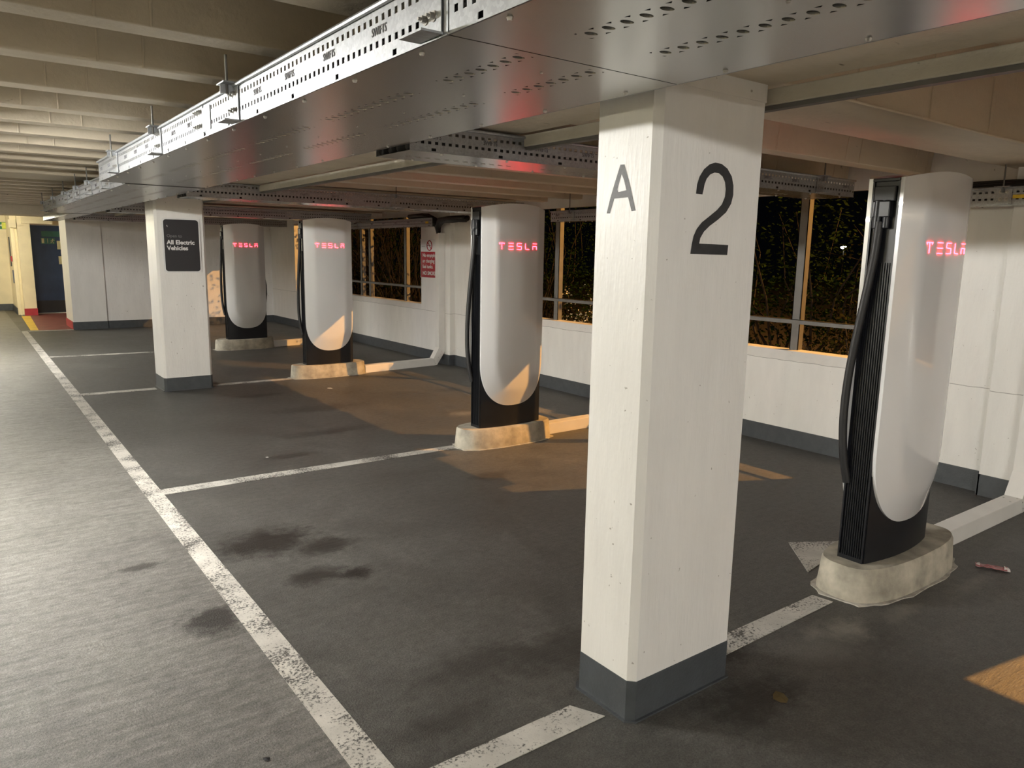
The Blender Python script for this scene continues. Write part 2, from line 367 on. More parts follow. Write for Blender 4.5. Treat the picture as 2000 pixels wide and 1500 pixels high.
# ------------------------------------------------------------------ columns
def chamfer(x0, x1, y0, y1, c):
    return [(x0+c,y0),(x1-c,y0),(x1,y0+c),(x1,y1-c),(x1-c,y1),(x0+c,y1),(x0,y1-c),(x0,y0+c)]
def column(x0, x1, y0, y1, ztop, label):
    b = MB(); p = chamfer(x0, x1, y0, y1, .024)
    b.prism(p, lambda x, y: (x, y, .15), lambda x, y: (x, y, ztop)); 
    o = b.build('column', M['white_col']); struct(o, label)
    b = MB(); b.prism(chamfer(x0-.002, x1+.002, y0-.002, y1+.002, .0245), lambda x, y: (x, y, -.01), lambda x, y: (x, y, .151)); b.build('painted_base', M['grey_band'], o)
    b = MB(); b.prism(chamfer(x0-.012, x1+.012, y0-.012, y1+.012, .028), lambda x, y: (x, y, 0), lambda x, y: (x, y, .006)); b.build('sealant_bead', M['grey_band'], o)
    b = MB(); b.prism(chamfer(x0-.004, x1+.004, y0-.004, y1+.004, .025), lambda x, y: (x, y, 2.115), lambda x, y: (x, y, ztop)); b.build('column_head', M['white_col'], o)
    return o
colA = column(1.742, 2.28, 1.63, 1.915, 2.175, 'white painted square column marked A and 2, nearest the camera, grey base')
TWO= [(1.9289, 1.7969), (1.9315, 1.826), (1.9414, 1.8511), (1.9602, 1.8747), (1.9868, 1.8923), (2.0147, 1.9002), (2.0475, 1.8984), (2.0783, 1.886), (2.1032, 1.8626), (2.115, 1.8334), (2.1171, 1.8033), (2.1088, 1.7748), (2.0854, 1.7457), (2.047, 1.7209), (2.0054, 1.6986), (1.9784, 1.6793), (1.9625, 1.6582), (1.9587, 1.641), (2.1079, 1.6393), (2.1057, 1.6059), (1.9178, 1.6071), (1.9222, 1.6368), (1.9285, 1.6642), (1.9422, 1.6873), (1.965, 1.7086), (1.9989, 1.7282), (2.0367, 1.7505), (2.0606, 1.7701), (2.0746, 1.7962), (2.0759, 1.8194), (2.0699, 1.842), (2.0552, 1.8592), (2.036, 1.868), (2.0142, 1.8687), (1.9933, 1.8615), (1.9769, 1.8469), (1.968, 1.8284), (1.9644, 1.8102), (1.9604, 1.7965)]
AO= [(1.7851, 1.8841), (1.7664, 1.8837), (1.7565, 1.861), (1.7399, 1.8225), (1.709, 1.7385), (1.7268, 1.7373), (1.7443, 1.7808), (1.8068, 1.7797), (1.8242, 1.7333), (1.8401, 1.7338), (1.8253, 1.7824), (1.8094, 1.8245), (1.795, 1.8594)]
AI= [(1.7775, 1.8548), (1.7661, 1.8352), (1.7536, 1.8034), (1.7899, 1.7991), (1.7943, 1.8079), (1.7854, 1.8342)]
MB().fill([TWO], lambda x, z: (x, 1.6292, z)).build('painted_number', M['stencil'], colA)
MB().fill([AO, AI], lambda y, z: (1.7412, y, z)).build('painted_letter', M['stencil_a'], colA)
col1 = column(1.785, 2.305, 8.94, 9.42, 2.175, 'white painted column behind, carrying the black charging sign')

# ------------------------------------------------------------------ right wall with two openings
XW = 5.66
W2 = (2.55, 7.9); W1 = (9.97, 15.2); W0 = (-12, .64)
def wallbox(b, y0, y1, z0, z1): b.box(XW, 5.86, y0, y1, z0, z1)
b = MB()
for (a, c) in ((-12,.64), W2, W1): wallbox(b, a, c, 0, .74)
for (a, c) in ((.64,2.55),(7.9,9.97),(15.2,16.9)): wallbox(b, a, c, 0, 2.64)
for (a, c) in ((-12,.64), W2, W1): b.box(XW, 5.70, a, c, 2.12, 2.64); b.box(5.70, 5.86, a, c, 2.30, 2.64)
for (a, c) in ((-12,.64), W2, W1):   # sloping sill
    b.prism([(XW,.74),(5.86,.74),(5.86,.815),(XW+.045,.815)], lambda x, z: (x, a, z), lambda x, z: (x, c, z))
struct(b.build('wall_right', M['white']))
b = MB()
for (a, c, xp) in ((-12,1.55,XW),(2.08,9.02,XW),(9.34,16.6,XW)): b.box(xp-.006, xp+.01, a, c, 0, .15)
for (a, c) in ((1.55,2.08),(9.02,9.34)): b.box(5.575, 5.6, a, c, 0, .15); b.box(5.575, XW+.01, a-.006, a+.01, 0, .15); b.box(5.575, XW+.01, c-.01, c+.006, 0, .15)
struct(b.build('baseboard_right', M['grey_band']))
for (a, c) in ((1.55,2.08),(9.02,9.34)):
    struct(MB().box(5.58, XW+.02, a, c, 0, 2.64).build('wall_pilaster', M['white'], bevel=.006))
# openings: galvanised posts and a rail standing in the outer half of the wall
for n, (rng, posts) in enumerate(((W2, (3.72, 6.95)), (W1, (10.72, 12.0, 12.34, 14.2)), ((-12,.64), (-1.2,)))):
    wn = empty('window_%d' % (n+1), (5.83, rng[0], .815)); wn['kind'] = 'structure'
    for y in posts:
        y0 = y - rng[0]
        bb = MB(); bb.box(-.035,.03, y0-.04, y0-.034, 0, 1.46); bb.box(-.035,-.029, y0-.04, y0+.04, 0, 1.46); bb.box(-.035,.03, y0+.034, y0+.04, 0, 1.46)
        bb.build('post', M['galv_post'], wn)
    bb = MB(); bb.box(-.045,-.031, 0, rng[1]-rng[0], .225, .262); bb.box(-.045,-.01, 0, rng[1]-rng[0], .258, .262)
    bb.build('rail', M['galv_post'], wn)

# ------------------------------------------------------------------ back wall and lobby
b = MB(); b.box(1.76, 5.9, 16.62, 17.7, 0, 2.64); b.box(1.755, 2.34, 16.58, 16.7, 0, 2.64); struct(b.build('wall_back', M['white_col']))
b = MB(); b.box(1.76, 2.345, 16.572, 16.6, 0, .15); b.box(2.345, 5.66, 16.612, 16.65, 0, .15); b.box(1.752,1.77,16.575,16.66,0,.15); struct(b.build('baseboard_back', M['grey_band']))
struct(MB().box(1.745, 1.762, 16.66, 17.7, 0, .15).build('baseboard_lobby', M['red_band']))
b = MB(); b.box(-8, 1.2, 22.3, 22.5, 0, 2.64); b.box(1.1, 1.25, 20.75, 22.5, 0, 2.64); b.box(1.22, 1.46, 20.45, 21.3, 0, 2.64); b.box(1.22, 3.6, 20.95, 21.3, 2.08, 2.64); b.box(1.3, 1.9, 20.35, 20.95, 2.08, 2.64); b.box(3.2,3.5,17.7,21.2,0,2.64)
struct(b.build('wall_lobby', M['cream']))
b = MB(); b.box(-8, 1.1, 22.28, 22.32, 0, .16); b.hexa([(1.085,22.3,0),(1.1,22.3,0),(1.1,20.74,0),(1.085,20.74,0),(1.085,22.3,.16),(1.1,22.3,.16),(1.1,20.74,.16),(1.085,20.74,.16)]); struct(b.build('baseboard_left', M['grey_band']))
struct(MB().box(1.21, 1.47, 20.435, 20.46, 0, .16).build('baseboard_post', M['red_band']))
d1 = empty('door_1', (1.5, 21.05, 0)); d1['kind'] = 'structure'
MB().box(-.03, .98, 0, .05, .01, 2.06).build('door_leaf', M['blue_door'], d1)
MB().box(-.02, .97, -.006, .0, .02, .3).build('kick_plate', M['kick'], d1)
MB().box(.985, 1.7, 0, .05, .01, 2.06).build('door_leaf', M['blue_door'], d1)
bb = MB(); bb.box(-.07,-.03,-.03,.06,0,2.08); bb.box(-.07,1.75,-.03,.06,2.06,2.1); bb.build('door_frame', M['trunk'], d1)
MB().box(-.03,1.7,-.16,.0,0,.012).build('threshold', M['trunk'], d1)
# notices on the door
def notice(name, x0, x1, z0, z1, mat, label, cat, y=21.04):
    return tag(MB().box(x0, x1, y-.008, y, z0, z1).build(name, mat), label, cat)
notice('paper_notice', 2.02, 2.22, 1.51, 1.71, M['paper'], 'upper cream paper notice on the dark blue door', 'notice')
notice('paper_notice', 2.03, 2.23, 1.16, 1.35, M['paper'], 'lower cream paper notice on the dark blue door', 'notice')
s = notice('door_symbol', 2.09, 2.17, 1.385, 1.465, M['sign_white'], 'small white and blue round symbol between two notices on the blue door', 'sign')
bb = MB(); bb.tube([(2.13,21.031,1.425),(2.13,21.0285,1.425)], .028, 16); bb.build('blue_disc', M['blue_door'], s)
s = notice('door_sign', 1.72, 2.35, 1.80, 1.93, M['sign_teal'], 'wide teal green sign across the top of the blue door', 'sign')
s = notice('escape_sign', 1.70, 1.99, 1.63, 1.775, M['sign_teal'], 'teal escape sign with running figure below the wide sign on the blue door', 'sign')
def runner(par, x, y, z, s_, mat, flip=1):
    b = MB()
    def bar(p, q, r): b.tube([(x+flip*p[0]*s_, y, z+p[1]*s_), (x+flip*q[0]*s_, y, z+q[1]*s_)], r*s_, 6)
    b.tube([(x+flip*.12*s_, y-.002, z+.9*s_), (x+flip*.12*s_, y+.002, z+.9*s_)], .1*s_, 10)
    bar((.05,.75),(-.05,.4),.08); bar((-.05,.4),(.2,.22),.06); bar((.2,.22),(.12,0),.05); bar((-.05,.4),(-.2,.15),.06); bar((-.2,.15),(-.42,.15),.05)
    bar((.05,.75),(-.25,.62),.045); bar((-.25,.62),(-.3,.42),.04); bar((.05,.72),(.3,.6),.045); bar((.3,.6),(.42,.72),.04)
    return b.build('running_figure', mat, par)
runner(s, 1.93, 21.03, 1.645, .11, M['paper'])
MB().box(1.715,1.765,21.028,21.033,1.65,1.76).build('doorway_symbol', M['paper'], s)
MB().box(1.83,1.84,21.028,21.033,1.65,1.76).build('divider', M['paper'], s)
s = notice('exit_sign', .70, 1.12, 1.97, 2.14, M['sign_green'], 'green emergency exit sign with yellow end, high on the cream wall', 'sign', y=22.295)
runner(s, .86, 22.285, 1.99, .13, M['sign_white'])
bb = MB(); bb.prism([(.92,2.05),(1.0,2.05),(1.0,2.03),(1.04,2.06),(1.0,2.09),(1.0,2.07),(.92,2.07)], lambda x, z: (x,22.284,z), lambda x, z: (x,22.288,z)); bb.build('arrow', M['sign_white'], s)
MB().box(1.02,1.12,22.283,22.288,1.98,2.13).build('yellow_end', M['sign_yellow'], s)
# small red call point and narrow posters on the return wall
tag(MB().box(1.07,1.098,20.95,21.07,1.22,1.34).build('call_point', M['red_band']), 'small red fire alarm call point on the cream lobby wall', 'alarm')
tag(MB().box(1.085,1.098,21.3,21.6,1.1,1.78).build('wall_poster', M['dark_grey']), 'narrow dark poster on the cream lobby wall left of the alarm', 'poster')
tag(MB().box(1.085,1.098,20.95,21.15,.72,1.02).build('wall_poster', M['blue_door']), 'low blue notice on the cream lobby wall', 'poster')
t = tag(empty('conduit_run'), 'thin cream conduit and box beside the exit sign', 'conduit')
MB().tube([(1.16,20.60,0.0),(1.16,20.60,2.0)], .012, 8).build('conduit', M['cream'], t)
MB().box(1.06,1.205,20.5,20.68,1.98,2.16).build('junction_box', M['cream'], t)

# ------------------------------------------------------------------ cable trays
def plate(b, f, L, h, rows, t=.0018):
    """perforated plate of length L (u) and height h (v); rows = [(v0, v1, hole width, pitch, start)]"""
    def bx(u0, u1, v0, v1):
        b.hexa([f(u0,v0,0),f(u1,v0,0),f(u1,v0,t),f(u0,v0,t),f(u0,v1,0),f(u1,v1,0),f(u1,v1,t),f(u0,v1,t)])
    v = 0
    for (v0, v1, w_, pitch, st) in rows:
        if v0 > v: bx(0, L, v, v0)
        u = 0; c = st
        while c < L - w_:
            bx(u, c, v0, v1); u = c + w_; c += pitch
        bx(u, L, v0, v1); v = v1
    if v < h: bx(0, L, v, h)
def slotted(b, f, L, W, rows, t=.002, gap=.17, n=12, pitch=.0531, st=0, half=(.0105,.017)):
    """bottom plate, length L (u) x width W (v) with rows of oval slots at v in rows"""
    cell = pitch; hw = .026
    v = 0
    def bx(u0, u1, v0, v1):
        if u1 - u0 < 1e-4: return
        b.hexa([f(u0,v0,0),f(u1,v0,0),f(u1,v1,0),f(u0,v1,0),f(u0,v0,t),f(u1,v0,t),f(u1,v1,t),f(u0,v1,t)])
    for r in rows:
        bx(0, L, v, r-hw); v = r + hw; u = 0; s0 = st
        while s0 < L:
            for k in range(n):
                c = s0 + k*cell
                if c < cell*.6 or c > L - cell*.6: continue
                if c - cell/2 > u + 1e-4: bx(u, c-cell/2, r-hw, r+hw)
                u = c + cell/2
                m = 16; inner = []; outer = []
                for q in range(m):
                    a = 2*math.pi*(q+.5)/m; cx, sy = math.cos(a), math.sin(a)
                    inner.append((c + half[0]*cx, r + half[1]*sy))
                    k_ = 1/max(abs(cx), abs(sy)); outer.append((c + cell/2*cx*k_, r + hw*sy*k_))
                for zz in (0, t):
                    vi = [b.bm.verts.new(f(p[0], p[1], zz)) for p in inner]; vo = [b.bm.verts.new(f(p[0], p[1], zz)) for p in outer]
                    for q in range(m): b.bm.faces.new((vi[q], vi[(q+1)%m], vo[(q+1)%m], vo[q]))
                    if zz == 0: v0_ = vi
                # pressed lip round each slot
                lip = [b.bm.verts.new(f(c + (p[0]-c)*.93, r + (p[1]-r)*.93, .007)) for p in inner]
                for q in range(m): b.bm.faces.new((v0_[q], v0_[(q+1)%m], lip[(q+1)%m], lip[q]))
            s0 += n*cell + gap
        bx(u, L, r-hw, r+hw)
    bx(0, L, v, W)
def hexbolt(b, c, ax, r=.008, h=.012):
    c = Vector(c); ax = Vector(ax)
    b.tube([c, c+ax*.002], r*1.5, 12); b.tube([c+ax*.002, c+ax*h], r, 6); b.tube([c+ax*h, c+ax*(h+.008)], r*.45, 8)
def tray(label, group, origin, rz, L, W, h=.133, hangers=(), joints=(), slots=(), slot_st=0, rod_top=2.3, stamps=True, stamp_pitch=.31, both=True, rowseed=0, nut_rows=True, hrow=None, rodlen=None, flip=False, st_g=.17):
    """local frame: u along +X', v across +Y'; the side at v=0 is the one seen"""
    t = empty('cable_tray', origin, rz); tag(t, label, 'cable tray', group)
    rows = [(.006,.020,.020,.34,.11),(.040,.056,.0150,.034,.02),(.098,.114,.0150,.034,.02)] if h > .12 else [(.006,.018,.024,.37,.11),(.034,.047,.017,.036,.02),(.078,.091,.017,.036,.02)]
    for sd in (0, 1):
        b = MB()
        y = 0 if sd == 0 else W; sg = 1 if sd == 0 else -1
        plate(b, lambda u, v, d: (u, y + sg*d, v), L, h, rows)
        b.tube([(0, y-sg*.006, h+.002), (L, y-sg*.006, h+.002)], .0075, 8)
        b.box(0, L, min(y, y-sg*.003), max(y, y-sg*.003), 0, .004)
        b.build('side_rail', M['galv_side'], t)
    b = MB()
    if slots: slotted(b, lambda u, v, d: (u, v, d), L, W, slots, st=slot_st, gap=st_g)
    else: b.box(0, L, 0, W, 0, .002)
    b.build('bottom_plate', M['galv_bottom'], t)
    b = MB(); nc = max(3, int(W/.075))
    for k in range(nc):
        v = .035 + (W-.07)*k/(nc-1); pth = [(.01 + (L-.02)*q/12, v + random.uniform(-.006,.006), .034 + random.uniform(-.002,.004)) for q in range(13)]
        b.tube(pth, .03, 7)
        if k in (0, nc-1): b.tube([(p[0], p[1]+(.012 if k == 0 else -.012), p[2]+.03) for p in pth], .022, 7)
    b.build('power_cables', M['rubber'], t, smooth=True)
    # bolt heads and nicks under the edges
    b = MB(); u = .18
    while u < L:
        for v in (.03, W-.03):
            b.tube([(u, v, .001), (u, v, -.006)], [.008, .005], 8)
        if W > .5 and u+.45 < L: b.tube([(u+.4, W*.5, .001), (u+.4, W*.5, -.003)], [.005, .003], 8)
        u += .37
    b.build('rivets', M['bolt'], t)
    for u in joints:
        b = MB(); b.box(u-.11, u+.11, -.004, -.001, .022, h-.016); b.box(u-.0015, u+.0015, -.0045, .0, .002, h)
        b.build('splice_plate', M['galv_side'], t)
        b = MB()
        for du in (-.085,-.055,-.025):
            for z in (h*.36, h*.79): hexbolt(b, (u+du, -.004, z), (0,-1,0))
        b.build('splice_bolts', M['bolt'], t)
    for u in hangers:
        hb = empty('hanger', (u, 0, 0)); hb.parent = t
        rx = -.03
        top = (rodlen if rodlen else rod_top - origin[2])
        MB().tube([(0, rx, h-.03), (0, rx, top)], .005, 8).build('threaded_rod', M['galv_post'], hb)
        bk = MB(); bk.box(-.045,.045,-.055,.02,h+.003,h+.008); bk.box(-.05,.05,-.058,-.003,.004,.009); bk.box(-.045,.045,-.006,-.003,.004,h+.003); bk.box(-.003,.0,-.055,.0,h-.03,h+.008)
        bk.build('hanger_bracket', M['galv_side'], hb)
        bo = MB()
        for z in (h*.36, h*.79):
            for du in (-.02,.015): hexbolt(bo, (du, -.006, z), (0,-1,0))
        bo.build('bolts', M['bolt'], hb)
    if stamps:
        base = text_obj('s', 'SWIFTS', .029, None, None, Matrix.Identity(4), sx=.85)
        b = MB(); u = .08
        while u < L-.12:
            if not any(abs(u-q) < .16 for q in list(joints)+list(hangers)):
                me = base.copy(); me.transform(Matrix.Translation((u, -.0012, h*.52)) @ Matrix.Rotation(math.pi/2, 4, 'X')); b.bm.from_mesh(me); bpy.data.meshes.remove(me)
            u += stamp_pitch
        o = b.build('stamped_lettering', M['stamp'], t, fix=False)
    return t
# the long main tray runs towards +Y; the side facing the aisle (-X) is seen.  local u -> +Y, v -> +X  (mirror of a plain rotation)
def tray_y(label, group, x0, x1, y0, y1, z0, **k):
    # rotate -90 deg: u -> -Y.  start at the far end so u runs towards the camera, v -> +X
    hang = [y1 - y for y in k.pop('hangers', ())]; jo = [y1 - y for y in k.pop('joints', ())]
    return tray(label, group, (x0, y1, z0), -math.pi/2, y1-y0, x1-x0, hangers=hang, joints=jo, **k)
G = 'steel cable trays under the ceiling'
Z0 = 2.06
tray_y('wide galvanised steel cable tray running overhead towards the camera, nearest the aisle', G, .90, 1.63, 1.465, 6.25, Z0,
       hangers=(1.53, 2.97, 4.25, 5.5), joints=(3.42,), slots=(.228, .458), slot_st=.38)
tray_y('nearest length of wide galvanised cable tray, directly above the camera', G, .90, 1.63, -3, 1.46, Z0, hangers=(.4,-1), joints=(), slots=(.228, .458), slot_st=.20, stamps=False)
tray_y('narrower far length of cable tray with bright side rail, ending near the lobby', G, 1.066, 1.63, 6.26, 12.4, Z0-.005, h=.12,
       hangers=(6.95,7.9,8.7,9.7,10.8,12.1), joints=(7.4,9.2,11.3), slots=(.17,.37), slot_st=.2)
tray_y('last narrow cable tray length reaching the far white wall', G, 1.40, 1.64, 12.41, 16.5, Z0-.01, h=.108, hangers=(14,), slots=(), stamps=False, rod_top=2.25)
def tray_x(label, x0, x1, y0, W, z0, **k):
    return tray(label, G, (x0, y0, z0), 0, x1-x0, W, **k)
tray_x('cross cable tray nearest the camera, passing behind the A2 column to the windows', 1.66, 5.3, 3.02, .33, 2.04, h=.112, hangers=(3.2,), joints=(2.3,), slots=(.2,), slot_st=.1, rod_top=2.62)
tray_x('second cross cable tray, above the charger beside the red sign', 1.66, 5.3, 6.98, .33, 2.035, h=.125, hangers=(2.0,), joints=(1.55,), slots=(.16,), slot_st=.1, rod_top=2.62)
tray_x('third cross cable tray, above the charger behind the signed column', 1.66, 5.3, 10.9, .33, 2.035, h=.12, hangers=(1.0,), joints=(2.4,), slots=(.16,), slot_st=.1, rod_top=2.62)
tray_x('farthest cross cable tray, low against the far white wall', 1.70, 5.3, 14.6, .3, 2.03, h=.11, hangers=(2.0,), rod_top=2.62, stamps=False)
wt = []
for (a, c, lab) in ((.3, 2.42, 'short cable tray on the right wall above the nearest charger, yellow label'), (4.3, 6.6, 'short cable tray on the right wall above the window behind the A2 column'), (9.2, 12.0, 'short cable tray on the right wall above the far window, yellow label')):
    t_ = tray_y(lab, G, 5.40, 5.55, a, c, 1.95, h=.108, hangers=(c-.35,), rod_top=2.62, stamp_pitch=.4)
    wt.append((t_, c))
MB().box(2.42-2.02, 2.42-1.92, -.0035, -.001, .042, .064).build('yellow_label', M['tag_yellow'], wt[0][0]).location = (0, -.002, 0.0)
MB().box(2.62, 2.70, -.0055, -.003, .042, .07).build('yellow_label', M['tag_yellow'], wt[2][0])

# black cable bundles lying in the wall trays and dropping into the vertical trunking
def wob(a, b_, n, amp):
    out = []
    for i in range(n+1):
        t_ = i/n; out.append(tuple(a[k] + (b_[k]-a[k])*t_ + random.uniform(-amp, amp) for k in range(3)))
    return out
cb = tag(empty('cable_bundle'), 'thick black cables above the wall tray beside the nearest charger', 'cables', 'black cable bundles')
for k in range(5): MB().tube(wob((5.44+.02*k, .4, 2.07+.012*(k%3)), (5.44+.02*k, 2.5, 2.075+.008*k), 9, .008), .018, 8).build('cable', M['rubber'], cb, smooth=True)
cb = tag(empty('cable_bundle'), 'black cables bending from the far wall tray down into the white trunking', 'cables', 'black cable bundles')
for k in range(4):
    MB().tube([(5.42+.03*k, 9.9, 2.10), (5.42+.03*k, 9.5, 2.11), (5.44+.02*k, 9.28, 2.05), (5.47+.015*k, 9.2, 1.95), (5.5, 9.2, 1.86)], .03, 8).build('cable', M['rubber'], cb, smooth=True)
for k in range(3):
    MB().tube([(5.42+.03*k, 8.42, 2.045-.02*(k%2)), (5.42+.03*k, 8.8, 2.045-.01*k), (5.43+.03*k, 9.05, 2.03), (5.47, 9.17, 1.95), (5.5, 9.2, 1.88)], .036, 10).build('cable', M['rubber'], cb, smooth=True)

# ------------------------------------------------------------------ floor and wall trunking feeding each charger
def trunking(label, xs, ys, yw, xw=5.49, w_=.105, h=.1, ztop=1.86, vis_top=True):
    t = tag(empty('cable_trunking', (xs, ys, 0)), label, 'trunking', 'white cable trunking runs feeding the chargers')
    L = xw - .06 - xs; dy = yw - ys
    b = MB(); b.hexa([(0,-w_/2,0),(L,dy-w_/2,0),(L,dy+w_/2,0),(0,w_/2,0),(0,-w_/2,h),(L-.03,dy-w_/2,h),(L-.03,dy+w_/2,h),(0,w_/2,h)])
    b.build('floor_duct', M['trunk'], t, bevel=.003)
    b = MB(); b.box(-.002,.62*L,-w_/2-.003,-w_/2+.002,h*.7,h+.003); 
    # sloping elbow up to the wall duct
    b = MB(); x1 = xw - xs; top = .22
    b.prism([(L-.03,h),(L,0),(L+.03,.005),(x1+.1,top-.03),(x1+.1,top+.03),(x1,top+.03)], lambda x, z: (x, dy-w_/2-.001, z), lambda x, z: (x, dy+w_/2+.001, z))
    b.build('elbow', M['trunk'], t, bevel=.002)
    b = MB(); b.box(x1, x1+.1, dy-w_/2, dy+w_/2, top, ztop); b.build('wall_duct', M['trunk'], t, bevel=.003)
    b = MB()
    for (x, z) in ((L+.0,.03),(L-.02,.075),(L+.04,.06),(L+.05,.11),(L+.09,.15),(L+.1,.2)):
        b.tube([(x, dy-w_/2+.001, z), (x, dy-w_/2-.003, z)], .005, 8)
    for (x, y) in ((L-.16,-.03),(L-.1,.03),(L-.05,-.03)): b.tube([(x, dy+y, h), (x, dy+y, h+.002)], .006, 8)
    b.build('rivets', M['bolt'], t)
    return t
trunking('white steel trunking from the nearest charger plinth up the right wall', 4.23, 1.79, 1.79, xw=5.477, ztop=1.93)
trunking('white steel trunking emerging beside the A2 column from the middle charger plinth', 4.14, 5.10, 5.12, xw=5.557, ztop=.735)
trunking('white steel trunking rising beside the red no smoking sign', 4.27, 9.07, 9.2, xw=5.477, ztop=1.86)
trunking('white steel trunking behind the farthest charger plinth', 4.15, 12.3, 12.5, xw=5.557, ztop=.735)

# ------------------------------------------------------------------ chargers
HW = .315
def bulge(x): return .045 * (1 - min(1, (x/HW)**2))
ZB, ZE, ZT = .175, .175+.40, 1.79
def panel_mesh(sgn):
    b = MB(); nu = 32; rows = []
    zs = [ZE - (ZE-ZB)*math.cos((a/18)**1.3*math.pi/2) for a in range(0, 18)] + [ZE + (ZT-ZE)*k/14 for k in range(0, 15)]
    for z in zs:
        hw = HW * max(0, 1-((ZE-z)/(ZE-ZB))**2.5)**.4 if z < ZE else HW
        hw = max(hw, .006)
        row = []
        for i in range(nu+1):
            x = -hw*math.cos(math.pi*i/nu) if True else 0
            s = (abs(x/HW)**2.5 + (max(0, ZE-z)/(ZE-ZB))**2.5)**.4; s = min(1, s)
            g = (1 - .05*(s/.64)**2) if s < .64 else .95*(1 - ((s-.64)/.36))
            if z > ZE: pass
            y = .080 + bulge(x)*.6 + .046*g
            zz = z + (.036*(1-(x/HW)**2) * max(0, (z-1.2)/(ZT-1.2)))
            row.append(b.bm.verts.new((x, -sgn*-1*y*-1 if False else sgn*y, zz)))
        rows.append(row)
    for r in range(len(rows)-1):
        for i in range(nu): b.bm.faces.new((rows[r][i], rows[r][i+1], rows[r+1][i+1], rows[r+1][i]))
    # edge return
    loop = [rw[0] for rw in rows][::-1] + rows[0][1:-1] + [rw[-1] for rw in rows] + rows[-1][1:-1][::-1]
    fr = [b.bm.verts.new(v.co) for v in loop]
    bk = [b.bm.verts.new((v.co.x*.992, sgn*(.058 + bulge(v.co.x)*.55), v.co.z)) for v in loop]
    n = len(loop)
    for i in range(n): b.bm.faces.new((fr[i], fr[(i+1)%n], bk[(i+1)%n], bk[i]))
    return b
LET = {  # stroke letters in a unit box, like thin LED bars
 'T': [[(0,1),(1,1)],[(0,1),(.12,.82)],[(1,1),(.88,.82)],[(.5,.95),(.5,0)]],
 'E': [[(.02,1),(.98,1)],[(.02,.5),(.98,.5)],[(.02,0),(.98,0)]],
 'S': [[(1,1),(.05,1),(.02,.55),(.98,.48),(.98,0),(0,0)]],
 'L': [[(.08,1),(.08,.05),(.95,0)]],
 'A': [[(.02,1),(.98,1)],[(.04,0),(.04,.55),(.96,.55),(.96,0)]]}
def make_charger():
    root = empty('ev_charger')
    # black body: lens-shaped footprint
    b = MB(); n = 18; hx = .303
    fr = [(-hx + 2*hx*i/n) for i in range(n+1)]
    out = [(x, -(.066 + bulge(x*HW/hx)*.8)) for x in fr] + [(x, .066 + bulge(x*HW/hx)*.8) for x in fr[::-1]]
    b.prism(out, lambda x, y: (x, y, 0), lambda x, y: (x*1.0, y, 1.775))
    b.build('housing', M['black'], root, smooth=True, angle=40)
    # side recesses: louvred vent column each side
    for s in (-1, 1):
        b = MB()
        for k in range(9):
            y = -.044 + k*.011; b.box(min(s*hx, s*(hx+.006)), max(s*hx, s*(hx+.006)), y-.0018, y+.0018, .02, 1.42)
        for y in (-.058, .058): b.box(min(s*hx, s*(hx+.011)), max(s*hx, s*(hx+.011)), y-.004, y+.004, .0, 1.775)
        b.box(min(s*hx, s*(hx+.010)), max(s*hx, s*(hx+.010)), -.06, .06, .0, .02)
        b.build('vent_louvres', M['black'], root)
    b = MB(); b.box(-.325, -.3, -.047, .047, 1.69, 1.755); b.build('dock_cover', M['dark_grey'], root, bevel=.004)
    b = MB(); b.tube([(-.322,.022,1.695),(-.326,.022,1.57)], .019, 14); b.tube([(-.318,-.016,1.695),(-.32,-.016,1.57)], .016, 14); b.box(-.338,-.305,-.036,.044,1.62,1.69)
    b.build('connector', M['black'], root, smooth=True, angle=40, bevel=.004)
    b = MB(); b.box(-.318,.318,-.062,.062,1.775,1.79); b.build('top_cap', M['black'], root, bevel=.003)
    fp = panel_mesh(-1).build('front_panel', M['panel'], root, smooth=True, angle=38)
    bp = panel_mesh(1).build('back_panel', M['panel'], root, smooth=True, angle=38)
    for s, par in ((-1, fp), (1, bp)):
        b = MB(); x0 = -.187*(-s); h = .047; zb = 1.466
        for ch, xc in zip('TESLA', (-.166,-.081,.0,.083,.165)):
            for st in LET[ch]:
                pts = []
                for (px, pz) in st: pts.append((xc + (px-.5)*.046, pz*h + zb))
                q = []
                for i in range(len(pts)-1):
                    for k in range(6):
                        t_ = k/6; q.append((pts[i][0]*(1-t_)+pts[i+1][0]*t_, pts[i][1]*(1-t_)+pts[i+1][1]*t_))
                q.append(pts[-1])
                path = []
                for (x, z) in q:
                    ss = abs(x)/HW; g = (1 - .05*(ss/.64)**2) if ss < .64 else .95
                    y = .080 + bulge(x)*.6 + .046*g
                    path.append((x if s < 0 else -x, s*(y+.0005), z))
                b.tube(path, .0024, 6)
        b.build('led_lettering', M['led'], par)
    # charging cable hanging at the aisle side
    P = [(-.326,.010,1.60),(-.331,.016,1.44),(-.338,.036,1.25),(-.343,.06,1.05),(-.344,.078,.85),(-.342,.08,.66),(-.332,.068,.5),(-.314,.05,.38)]
    def cr(p0,p1,p2,p3,t): 
        return tuple(.5*((2*p1[i])+(-p0[i]+p2[i])*t+(2*p0[i]-5*p1[i]+4*p2[i]-p3[i])*t*t+(-p0[i]+3*p1[i]-3*p2[i]+p3[i])*t**3) for i in range(3))
    path = []
    for i in range(len(P)-1):
        a_ = P[max(0,i-1)]; d_ = P[min(len(P)-1,i+2)]
        for k in range(6): path.append(cr(a_, P[i], P[i+1], d_, k/6))
    path.append(P[-1])
    MB().tube(path, .0185, 12).build('charging_cable', M['rubber'], root, smooth=True, angle=60)
    return root
